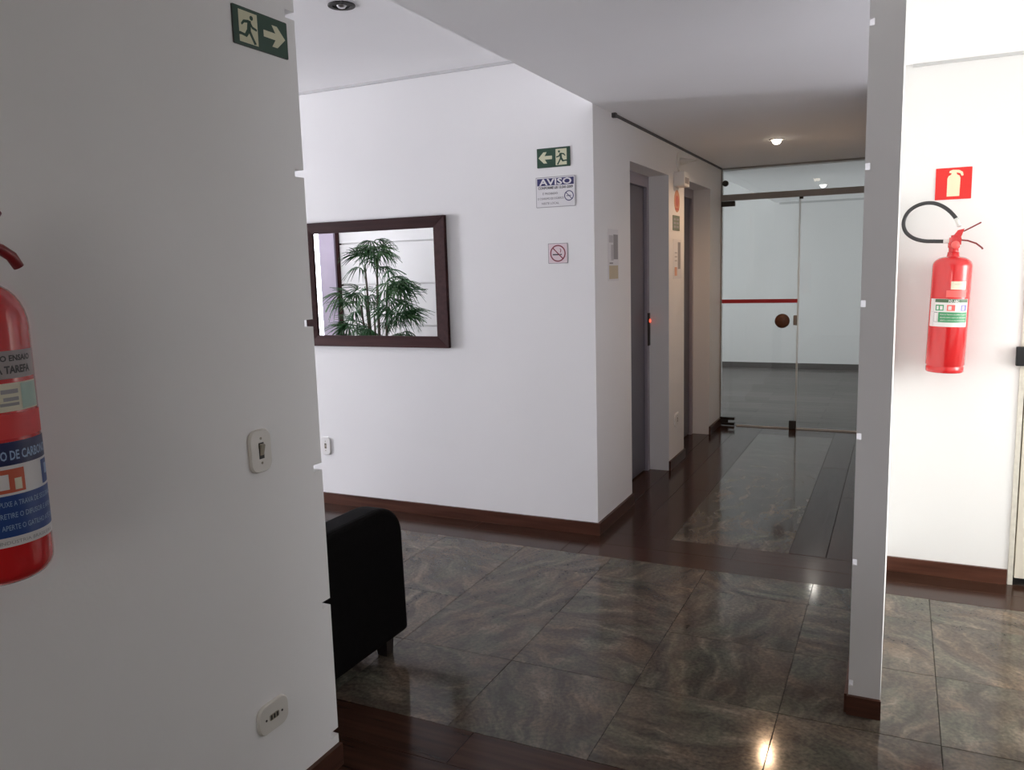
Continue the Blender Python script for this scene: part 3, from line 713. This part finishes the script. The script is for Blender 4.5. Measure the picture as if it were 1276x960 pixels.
# ------------------------------------------------------------------ emergency light above the pier
def emergency():
    r = empty('emergency_light', None, 'white emergency light with swivelling lamp high between the lifts', 'light', mtx=on_wall_x(XC, 5.80, 2.05))
    MB().prism(rrect(0.15, 0.10, 0.012), 0, 0.075).build('battery_box', M['plate_white'], r, 0.004)
    MB().box(-0.055, 0.055, -0.03, 0.01, 0.075, 0.077).build('face_panel', M['ink_grey'], r)
    # round base plate on the wall with a pointed lamp standing out of it
    MB().prism(circle(0.066, 32, 0.065, 0.135), 0, 0.012).build('round_plate', M['plate_white'], r, 0.003)
    mb = MB(); mb.lathe([(0.026, 0.012), (0.024, 0.03), (0.012, 0.075), (0.008, 0.125), (0.0, 0.128)], 20, caps=False); mb.v = [(v[0] + 0.065, v[1] + 0.135, v[2]) for v in mb.v]
    mb.build('lamp_cone', M['plate'], r)
    MB().tube([(0.05, 0.085, 0.006), (0.03, 0.045, 0.006)], 0.006).build('cable', M['plate'], r)
emergency()

# ------------------------------------------------------------------ switch and sockets
def plate_base(name, mtx, w_, h_, label, cat, m='plate', d=0.009):
    r = empty(name, None, label, cat, mtx=mtx)
    n = 0; mb = MB(); p0 = rrect(w_, h_, min(w_, h_)*0.32, 6); p1 = rrect(w_-0.006, h_-0.006, min(w_, h_)*0.30, 6); k = len(p0)
    vs = [(x, y, 0) for x, y in p0] + [(x, y, d*0.6) for x, y in p0] + [(x, y, d) for x, y in p1]
    fs = [tuple(range(2*k, 3*k))] + [(i, (i+1) % k, k+(i+1) % k, k+i) for i in range(k)] + [(k+i, k+(i+1) % k, 2*k+(i+1) % k, 2*k+i) for i in range(k)]
    mb.add(vs, fs); mb.build('plate', M[m], r)
    return r
r = plate_base('light_switch', on_wall_x(XL, 1.556, 1.011), 0.076, 0.112, 'ivory light switch plate on the near left wall', 'switch')
MB().box(-0.009, 0.009, -0.020, 0.022, 0.009, 0.0094).build('slot', M['black_hole'], r)
MB().add([(-0.006,-0.012,0.009),(0.007,-0.012,0.009),(0.007,0.019,0.009),(-0.006,0.019,0.009),(-0.006,-0.010,0.0105),(0.007,-0.010,0.0105),(0.007,0.016,0.017),(-0.006,0.016,0.017)], [(4,5,6,7),(0,1,5,4),(1,2,6,5),(2,3,7,6),(3,0,4,7)]).build('rocker', M['toggle'], r)
for v in (-0.031, 0.033): MB().prism(circle(0.0035, 12, 0, v), 0.0085, 0.0098).build('screw', M['toggle'], r)
def socket(name, mtx, w_, h_, horizontal, label, m='plate'):
    r = plate_base(name, mtx, w_, h_, label, 'socket', m)
    if horizontal:
        MB().prism(rrect(0.036, 0.017, 0.005), 0.009, 0.0095).build('slot_insert', M['toggle'], r)
        for u in (-0.011, 0.0, 0.011): MB().box(u-0.003, u+0.003, -0.006, 0.006, 0.0095, 0.0099).build('slot', M['black_hole'], r)
        for u in (-0.03, 0.03): MB().prism(circle(0.0032, 12, u, 0), 0.0085, 0.0098).build('screw', M['black_hole'], r)
    else:
        MB().prism(rrect(0.017, 0.036, 0.005), 0.009, 0.0095).build('slot_insert', M['toggle'], r)
        for v in (-0.010, 0.010): MB().box(-0.005, 0.005, v-0.003, v+0.003, 0.0095, 0.0099).build('slot', M['black_hole'], r)
        for v in (-0.03, 0.03): MB().prism(circle(0.0032, 12, 0, v), 0.0085, 0.0098).build('screw', M['toggle'], r)
socket('wall_socket', on_wall_x(XL, 1.533, 0.298), 0.112, 0.082, True, 'horizontal ivory wall socket low on the near left wall')
socket('wall_socket', on_wall_y(-3.277, YB, 0.376), 0.075, 0.115, False, 'white wall socket below the mirror', 'plate_white')
socket('wall_socket', on_wall_x(XC, 5.80, 0.335), 0.13, 0.10, False, 'white wall socket low between the two lifts', 'plate_white')

# ------------------------------------------------------------------ fire extinguishers
def patch(mb, r, a0, a1, z0, z1, lift=0.0):
    """curved label on a cylinder of radius r, angles in degrees"""
    n = max(2, int(abs(a1 - a0) / 4)); rr = r + lift; vs = []; fs = []
    for k in range(n + 1):
        t = math.radians(a0 + (a1 - a0) * k / n)
        vs += [(rr*math.cos(t), rr*math.sin(t), z0), (rr*math.cos(t), rr*math.sin(t), z1)]
    for k in range(n): fs.append((2*k, 2*k+2, 2*k+3, 2*k+1))
    return mb.add(vs, fs, True)
def bent_text(body, size, r, amid, z, lift, width=None, bold=0.0):
    mb = text_mb(body, size, bold=bold, width=width); rr = r + lift
    mb.v = [(rr*math.cos(math.radians(amid) + v[0]/rr), rr*math.sin(math.radians(amid) + v[0]/rr), z + v[1]) for v in mb.v]
    return mb
def lab(parent, name, r, a0, a1, z0, z1, lift, m):
    return patch(MB(), r, a0, a1, z0, z1, lift).build(name, M[m], parent, fix=False)

def ext_right():
    R_ = 0.0765; H = 0.50
    root = empty('fire_extinguisher', None, 'red fire extinguisher with black looped hose hung on the bright wall', 'extinguisher', 'fire extinguishers',
                 Matrix.Translation((0.186, YB - 0.092, 0.962)) @ Matrix.Rotation(math.radians(1.6), 4, 'Y'))
    prof = [(0.0, 0.004), (R_-0.006, 0.0), (R_-0.002, 0.004), (R_-0.002, 0.022), (R_-0.0035, 0.026), (R_-0.0035, 0.030), (R_, 0.034), (R_, 0.455)]
    for k in range(1, 8):
        t = k/7*PI/2; prof.append((0.026 + (R_-0.026)*math.cos(t), 0.455 + 0.040*math.sin(t)))
    prof += [(0.024, 0.500), (0.022, 0.515), (0.0, 0.515)]
    MB().lathe(prof, 48, caps=False).build('cylinder', M['red_paint'], root)
    v = MB(); v.lathe([(0.019, 0.505), (0.019, 0.53), (0.023, 0.535), (0.023, 0.552), (0.016, 0.558), (0.014, 0.585), (0.0, 0.587)], 20, caps=False)
    v.box(-0.02, 0.026, -0.012, 0.012, 0.545, 0.575)
    v.add([(-0.014,-0.011,0.57),(0.022,-0.011,0.57),(0.034,-0.011,0.612),(0.010,-0.011,0.606),(-0.014,0.011,0.57),(0.022,0.011,0.57),(0.034,0.011,0.612),(0.010,0.011,0.606)], [(0,1,2,3),(7,6,5,4),(0,4,5,1),(1,5,6,2),(2,6,7,3),(3,7,4,0)])
    v = v.build('valve', M['red_paint'], root)
    mb = MB(); mb.lathe([(0.016, 0), (0.016, 0.012), (0.012, 0.016), (0.0, 0.017)], 20, caps=False); mb.v = [(0.004 + p[0], -0.021 - p[2], 0.545 + p[1]) for p in mb.v]
    mb.build('pressure_gauge', M['label_pink'], v)
    def strip(path, wd, th):
        P = path; n = len(P); vs = []; fs = []
        for i, (x, z) in enumerate(P):
            j0, j1 = max(i-1, 0), min(i+1, n-1); dx, dz = P[j1][0]-P[j0][0], P[j1][1]-P[j0][1]; l = math.hypot(dx, dz); nx, nz = -dz/l*th/2, dx/l*th/2
            vs += [(x+nx,-wd/2,z+nz),(x+nx,wd/2,z+nz),(x-nx,wd/2,z-nz),(x-nx,-wd/2,z-nz)]
        for i in range(n-1):
            for q in range(4): fs.append((4*i+q, 4*i+(q+1)%4, 4*i+4+(q+1)%4, 4*i+4+q))
        fs += [(3,2,1,0), (4*n-4,4*n-3,4*n-2,4*n-1)]
        return MB().add(vs, fs)
    strip([(0.012, 0.598), (0.035, 0.603), (0.065, 0.620), (0.094, 0.637)], 0.02, 0.006).build('upper_lever', M['dark_red'], root)
    strip([(0.016, 0.566), (0.05, 0.562), (0.082, 0.550), (0.104, 0.532), (0.108, 0.526)], 0.02, 0.006).build('lower_handle', M['dark_red'], root)
    pts = [(-0.034,0.560),(-0.075,0.561),(-0.115,0.563),(-0.155,0.575),(-0.185,0.598),(-0.199,0.628),(-0.198,0.660),(-0.184,0.690),(-0.158,0.712),(-0.125,0.724),(-0.09,0.724),(-0.058,0.712),(-0.030,0.692),(-0.008,0.668),(0.004,0.650)]
    Q = []
    for i in range(len(pts)-1):      # smooth the loop
        p0, p1, p2, p3 = pts[max(i-1,0)], pts[i], pts[i+1], pts[min(i+2,len(pts)-1)]
        for s in range(4):
            t = s/4; f = lambda a,b,c,d: 0.5*(2*b+(c-a)*t+(2*a-5*b+4*c-d)*t*t+(3*b-a-3*c+d)*t**3)
            Q.append((f(p0[0],p1[0],p2[0],p3[0]), 0.0, f(p0[1],p1[1],p2[1],p3[1])))
    Q.append((pts[-1][0], 0, pts[-1][1]))
    Q = [(q[0], 0.012 + 0.03*math.sin(PI*i/(len(Q)-1)), q[2]) for i, q in enumerate(Q)]
    MB().tube(Q, 0.0082, 12).build('hose', M['black_rubber'], root)
    MB().tube([(-0.040, 0.013, 0.560), (-0.006, 0.006, 0.560)], 0.009, 12).build('hose_fitting', M['clear_plastic'], root)
    MB().tube([(0.0, 0.013, 0.656), (0.008, 0.010, 0.640), (0.014, 0.004, 0.622)], 0.0085, 12).build('nozzle', M['clear_plastic'], root)
    MB().box(-0.02, 0.02, 0.06, 0.092, 0.40, 0.44).build('wall_bracket', M['black_metal'], root)
    # printed labels, front is angle -90
    L = lab(root, 'main_label', R_, -157, -32, 0.20, 0.318, 0.0006, 'label_white')
    lab(L, 'header_band', R_, -137, -34, 0.303, 0.317, 0.0010, 'label_dkgreen')
    bent_text('PÓ ABC', 0.013, R_, -80, 0.310, 0.0014, 0.042, 0.0004).build('header_text', M['label_white'], L, fix=False)
    lab(L, 'pictogram_a', R_, -134, -108, 0.268, 0.293, 0.0010, 'label_green')
    lab(L, 'pictogram_b', R_, -99, -76, 0.268, 0.293, 0.0010, 'label_pink')
    lab(L, 'pictogram_c', R_, -58, -38, 0.268, 0.293, 0.0010, 'label_purple')
    for nm, a0, a1 in (('flame_mark', -130, -123), ('drop_mark', -119, -111), ('pump_mark', -95, -86), ('plug_mark', -54, -46)):
        lab(L, nm, R_, a0, a1, 0.272, 0.288, 0.0014, 'label_white')
    lab(L, 'instruction_block', R_, -123, -34, 0.219, 0.262, 0.0010, 'label_green')
    lab(L, 'side_box', R_, -138, -125, 0.219, 0.262, 0.0010, 'ink_grey')
    lab(L, 'side_box_field', R_, -136.5, -126, 0.221, 0.258, 0.0014, 'label_white')
    for k, tx in enumerate(('PUXE A TRAVA E ROMPA O LACRE', 'SEGURE FIRME O BICO DA MANGUEIRA', 'APERTE O GATILHO NA BASE DO FOGO')):
        bent_text(tx, 0.0085, R_, -77, 0.252 - 0.0125*k, 0.0014, 0.108).build('text_line', M['label_white'], L, fix=False)
    lab(L, 'margin_rule', R_, -141, -140.3, 0.201, 0.317, 0.0010, 'ink_grey'); lab(L, 'cross_rule', R_, -156, -141, 0.262, 0.2628, 0.0010, 'ink_grey')
    lab(root, 'validity_label', R_, -92, -46, 0.358, 0.392, 0.0006, 'label_cream')
    bent_text('VALIDADE', 0.008, R_, -72, 0.380, 0.0010, 0.03).build('validity_text', M['ink_grey'], root, fix=False)
    lab(root, 'red_sticker', R_, -104, -42, 0.325, 0.354, 0.0006, 'label_pink')
ext_right()

def ext_left():
    R_ = 0.080; z0 = 0.955
    root = empty('fire_extinguisher', (-1.372, 0.823, z0), 'large dark red extinguisher with blue label cut by the photo edge', 'extinguisher', 'fire extinguishers')
    prof = [(0.0, 0.0)]
    for k in range(7):
        t = -PI/2 + k/6*PI/2; prof.append((R_-0.034+0.034*math.cos(t), 0.034+0.034*math.sin(t)))
    prof.append((R_, 0.425))
    for k in range(1, 9):
        t = k/8*PI/2; prof.append((0.024 + (R_-0.024)*math.cos(t), 0.425 + 0.075*math.sin(t)))
    prof += [(0.022, 0.512), (0.0, 0.512)]
    MB().lathe(prof, 64, caps=False).build('cylinder', M['red_paint'], root)
    v = MB().lathe([(0.02, 0.505), (0.02, 0.53), (0.016, 0.535), (0.016, 0.60), (0.0, 0.602)], 20, caps=False).box(-0.013, 0.013, -0.03, 0.03, 0.54, 0.575).build('valve', M['steel'], root)
    MB().tube([(0, 0.0, 0.556), (0, 0.035, 0.560), (0, 0.060, 0.555), (0, 0.078, 0.543), (0, 0.089, 0.525)], [0.008, 0.009, 0.0095, 0.0095, 0.009], 12).build('lower_handle', M['dark_red'], root)
    MB().tube([(0, 0.0, 0.585), (0, 0.03, 0.594), (0, 0.056, 0.611), (0, 0.062, 0.618)], [0.008, 0.009, 0.009, 0.008], 12).build('upper_lever', M['dark_red'], root)
    MB().tube([(0, -0.02, 0.555), (0, -0.06, 0.56), (0, -0.10, 0.53), (0, -0.12, 0.45), (0, -0.12, 0.30)], 0.010, 12).build('hose', M['black_rubber'], root)
    mb = MB().lathe([(0.012, 0.34), (0.014, 0.30), (0.035, 0.12), (0.037, 0.10), (0.0, 0.105)], 24, 0, -0.125, caps=False); mb.build('discharge_horn', M['black_rubber'], root)
    MB().box(-0.095, -0.06, -0.02, 0.02, 0.36, 0.40).build('wall_bracket', M['black_metal'], root)
    # labels; the camera sees angles about -30 .. 55
    Z = lambda z: z - z0
    lab(root, 'grey_label', R_, -60, 43, Z(1.300), Z(1.345), 0.0006, 'label_grey')
    bent_text('PRÓXIMO ENSAIO', 0.013, R_, -5, Z(1.334), 0.0010, 0.105, 0.0004).build('text_line', M['ink'], root, fix=False)
    bent_text('FORÇA TAREFA', 0.017, R_, -5, Z(1.313), 0.0010, 0.100, 0.0006).build('text_line', M['ink'], root, fix=False)
    lab(root, 'red_label', R_, -60, 52, Z(1.203), Z(1.243), 0.0006, 'label_red')
    L = lab(root, 'seal_label', R_, -26, 42, Z(1.247), Z(1.293), 0.0006, 'label_cream')
    lab(L, 'teal_field', R_, 12, 41, Z(1.249), Z(1.291), 0.0010, 'label_teal')
    for a0, a1, q0, q1 in ((-12, 8, 1.276, 1.283), (-10, 8, 1.264, 1.270), (-14, 8, 1.256, 1.261)):
        lab(L, 'printed_line', R_, a0, a1, Z(q0), Z(q1), 0.0010, 'ink_grey')
    L = lab(root, 'main_label', R_, -140, 58, Z(1.026), Z(1.198), 0.0006, 'label_white')
    lab(L, 'header_band', R_, -140, 58, Z(1.160), Z(1.198), 0.0010, 'label_navy')
    bent_text('DIÓXIDO DE CARBONO', 0.021, R_, -2, Z(1.178), 0.0014, 0.140, 0.0005).build('header_text', M['label_lightblue'], L, fix=False)
    lab(L, 'pictogram_red', R_, -42, 4, Z(1.115), Z(1.154), 0.0010, 'label_orange')
    lab(L, 'pictogram_blue', R_, 32, 54, Z(1.115), Z(1.156), 0.0010, 'label_blue')
    lab(L, 'pictogram_mark', R_, -30, -14, Z(1.121), Z(1.146), 0.0014, 'label_white'); lab(L, 'pictogram_mark', R_, -8, 0, Z(1.119), Z(1.138), 0.0014, 'label_cream')
    lab(L, 'pictogram_mark', R_, 40, 49, Z(1.130), Z(1.148), 0.0014, 'label_lightblue')
    lab(L, 'instruction_block', R_, -140, 57, Z(1.042), Z(1.111), 0.0010, 'label_blue')
    for k, tx in enumerate(('PUXE A TRAVA DE SEGURANÇA', 'RETIRE O DIFUSOR E APONTE', 'APERTE O GATILHO ATÉ O FIM')):
        bent_text(tx, 0.0125, R_, 14, Z(1.096 - 0.0185*k), 0.0014, 0.115).build('text_line', M['label_lightblue'], L, fix=False)
        lab(L, 'bullet', R_, -34, -30, Z(1.094 - 0.0185*k), Z(1.099 - 0.0185*k), 0.0014, 'label_white')
    bent_text('INDÚSTRIA BRASILEIRA', 0.008, R_, 5, Z(1.034), 0.0014, 0.10).build('text_line', M['ink_grey'], L, fix=False)
ext_left()

# ------------------------------------------------------------------ sofa (back towards the camera)
def sofa():
    x1 = -1.68; y1 = 2.52; L = 1.50; y0 = y1 - L
    root = empty('sofa', (-2.08, y1 - L/2, 0), 'black leather low sofa behind the near wall corner', 'sofa')
    def loc(o): return o
    ox, oy = -2.08, y1 - L/2
    def bx(name, xa, xb, ya, yb, za, zb, m, bev, seg=4):
        return MB().box(xa-ox, xb-ox, ya-oy, yb-oy, za, zb).build(name, M[m], root, bev, seg)
    # back: outline in the y-z plane with softly rounded upper corners
    pts = [(-L/2, 0.09), (L/2, 0.082)]
    ry, rz = 0.155, 0.125
    for k in range(9):
        t = k/8*PI/2; pts.append((L/2 - 0.012 - ry + ry*math.cos(t), 0.478 + rz*math.sin(t)))
    for k in range(9):
        t = PI/2 + k/8*PI/2; pts.append((-L/2 + 0.012 + ry + ry*math.cos(t), 0.478 + rz*math.sin(t)))
    n = len(pts); mb = MB()
    mb.add([(x1 - ox, y, z) for y, z in pts] + [(x1 - 0.11 - ox, y, z) for y, z in pts],
           [tuple(range(n)), tuple(range(2*n-1, n-1, -1))] + [(i, n+i, n+(i+1) % n, (i+1) % n) for i in range(n)])
    o = mb.build('back', M['leather'], root, 0.018, 3)
    bx('seat_base', x1 - 0.78, x1 - 0.10, y0 + 0.16, y1 - 0.16, 0.09, 0.28, 'leather', 0.02)
    for a, b in ((y0 + 0.165, oy - 0.004), (oy + 0.004, y1 - 0.165)):
        bx('seat_cushion', x1 - 0.80, x1 - 0.11, a, b, 0.28, 0.42, 'leather', 0.04)
    for a, b in ((y0, y0 + 0.16), (y1 - 0.16, y1)):
        bx('arm', x1 - 0.80, x1 - 0.10, a + 0.004, b - 0.006, 0.09, 0.46, 'leather', 0.035)
    for lx in (x1 - 0.065, x1 - 0.74):
        for ly in (y0 + 0.075, y1 - 0.075):
            MB().add([(lx-ox+sx*w_, ly-oy+sy*w_, z) for z, w_ in ((0, 0.021), (0.095, 0.027)) for sx, sy in ((-1,-1),(1,-1),(1,1),(-1,1))],
                     [(3,2,1,0),(4,5,6,7),(0,1,5,4),(1,2,6,5),(2,3,7,6),(3,0,4,7)]).build('leg', M['sofa_leg'], root)
sofa()

# ------------------------------------------------------------------ palms of the lobby (seen in the mirror)
def palm_leaf_mb(size, nl, droop, rnd):
    """palmate frond: narrow fingers fanned from one point, drooping at the tips; local +x outwards"""
    mb = MB()
    for k in range(nl):
        a = math.radians(-85 + 170 * k / (nl - 1) + rnd.uniform(-5, 5)); Ls = size * (1.0 - 0.28 * abs(a) / 1.6) * rnd.uniform(0.88, 1.08)
        seg = 4; wd = size * 0.08; vs = []; fs = []
        for s in range(seg + 1):
            t = s / seg; rr = Ls * t; z = 0.22*Ls*t - droop * Ls * t * t
            wv = wd * (0.35 + 1.3*t if t < 0.5 else 1.0 - 0.85*(t - 0.5)*2)
            x, y = rr*math.cos(a), rr*math.sin(a); nx, ny = -math.sin(a)*wv/2, math.cos(a)*wv/2
            vs += [(x+nx, y+ny, z - 0.006*t), (x, y, z + wv*0.18), (x-nx, y-ny, z - 0.006*t)]
        for s in range(seg):
            for q in range(2): fs.append((3*s+q, 3*s+q+1, 3*s+4+q, 3*s+3+q))
        mb.add(vs, fs, True)
    return mb
def palm(loc, clusters, canes, seedv, label, hpot=0.30):
    rnd = random.Random(seedv)
    root = empty('potted_palm', loc, label, 'plant', 'lobby palms')
    MB().lathe([(0.0, 0.0), (0.13, 0.0), (0.18, hpot-0.03), (0.19, hpot-0.03), (0.19, hpot), (0.165, hpot), (0.16, hpot-0.04)], 28, caps=False).build('pot', M['pot'], root)
    MB().lathe([(0.165, hpot-0.05), (0.165, hpot-0.04), (0.0, hpot-0.03)], 24, caps=False).build('soil', M['soil'], root)
    leaves = [palm_leaf_mb(0.205, 10, d, rnd).mesh('leaf', M[m]) for d, m in ((0.75, 'leaf'), (1.05, 'leaf'), (1.4, 'leaf'), (0.9, 'leaf2'))]
    for cx, cy, top in canes:
        bx_, by_ = cx*0.5, cy*0.5
        MB().tube([(bx_, by_, hpot-0.05), (bx_*1.4, by_*1.4, top*0.5), (cx, cy, top)], [0.013, 0.012, 0.009], 8).build('cane', M['cane'], root)
    for (cx, cz, n, spread, sc) in clusters:
        # nearest cane carries the fronds
        c0 = min(canes, key=lambda c: abs(c[0]-cx)*1.2 + abs(c[2]-cz)*0.4)
        n = int(n*1.7)
        for k in range(n):
            ang = 2*PI*k/n + rnd.uniform(-0.5, 0.5)
            px = cx + spread*math.cos(ang)*0.7; py = c0[1] + spread*math.sin(ang); pz = cz - 0.06 + rnd.uniform(-0.12, 0.08)
            o = bpy.data.objects.new('leaf', rnd.choice(leaves)); C.objects.link(o); o.parent = root
            out = math.atan2(py - c0[1], px - c0[0])
            o.location = (px, py, pz); o.scale = (sc, sc, sc)
            o.rotation_euler = (rnd.uniform(-0.6, 0.6), rnd.uniform(-0.95, 0.45), out + rnd.uniform(-0.5, 0.5))
            zc = min(c0[2], pz - 0.02)
            MB().tube([(c0[0], c0[1], max(0.35, zc - 0.10)), ((c0[0]+px)/2, (c0[1]+py)/2, pz - 0.02), (px, py, pz)], 0.0035, 5).build('leaf_stalk', M['leaf2'], root)
PX, PY = -4.72, 1.35
palm((PX, PY, 0),
     [(-0.12, 1.70, 4, 0.09, 0.9), (0.0, 1.77, 6, 0.09, 0.95), (0.10, 1.70, 4, 0.08, 0.85),
      (0.24, 1.46, 6, 0.11, 1.0), (0.18, 1.40, 3, 0.08, 0.9), (-0.30, 1.26, 5, 0.11, 1.0), (-0.08, 1.33, 4, 0.09, 0.8),
      (0.24, 1.21, 7, 0.12, 1.05), (0.36, 1.18, 3, 0.06, 0.85), (0.10, 1.10, 4, 0.10, 0.8),
      (-0.24, 0.97, 6, 0.12, 1.0), (-0.05, 0.92, 4, 0.10, 0.85), (0.27, 0.88, 5, 0.12, 0.9), (0.0, 0.70, 6, 0.14, 1.0)],
     [(-0.10, 0.02, 1.55), (0.0, -0.04, 1.62), (0.06, 0.05, 1.50), (0.13, 0.0, 1.30), (-0.15, 0.05, 1.15), (0.03, 0.09, 1.05), (-0.04, -0.08, 1.35), (0.09, -0.06, 1.2), (-0.07, 0.08, 1.25)], 11,
     'potted fan palm with drooping fronds reflected in the mirror')
palm((-6.16, 1.10, 0),
     [(-0.15, 1.40, 4, 0.09, 0.9), (0.0, 1.52, 5, 0.10, 0.9), (0.02, 1.20, 5, 0.10, 0.9), (-0.1, 0.95, 5, 0.10, 0.9)],
     [(-0.06, 0.0, 1.35), (0.02, 0.04, 1.42), (0.0, -0.05, 1.1)], 5,
     'smaller potted palm in front of the bright lobby window')

# ------------------------------------------------------------------ recessed ceiling lamps
def downlight(x, y, z, lit, label, power=0, col=(1, 0.85, 0.66), ringm='plate_white', lens=None, rad=0.052):
    r = empty('downlight', (x, y, z), label, 'ceiling light', 'recessed ceiling lights')
    ring(0, 0, rad*0.66, rad, -0.006, 0.0, 32).build('ring', M[ringm], r, 0.0015)
    if lit:
        MB().lathe([(0.0, -0.034), (rad*0.30, -0.031), (rad*0.52, -0.020), (rad*0.64, -0.001)], 24, caps=False).build('lens', M[lens], r)
        l = bpy.data.lights.new('downlight_lamp', 'SPOT'); l.energy = power; l.color = col; l.spot_size = math.radians(165); l.spot_blend = 0.6; l.shadow_soft_size = 0.03
        o = bpy.data.objects.new('downlight_lamp', l); C.objects.link(o); o.parent = r; o.location = (0, 0, -0.045)
    else:
        MB().lathe([(rad*0.66, -0.001), (rad*0.5, -0.0015), (0.0, -0.002)], 24, caps=False).build('dark_cup', M['black_hole'], r)
        MB().lathe([(0.0, -0.012), (rad*0.26, -0.011), (rad*0.36, -0.003)], 20, caps=False).build('bulb', M['steel'], r)
downlight(-0.793, 5.93, ZL, True, 'lit warm downlight in the corridor ceiling', 24, (1, 0.64, 0.38), 'plate_white', 'lamp_warm')
downlight(-0.775, 9.40, ZL - 0.02, True, 'lit downlight behind the glass front', 5, (1, 0.93, 0.85), 'plate_white', 'lamp_cool')
downlight(-2.112, 2.89, ZH, False, 'unlit black ringed downlight in the raised lobby ceiling', ringm='black_hole', rad=0.056)
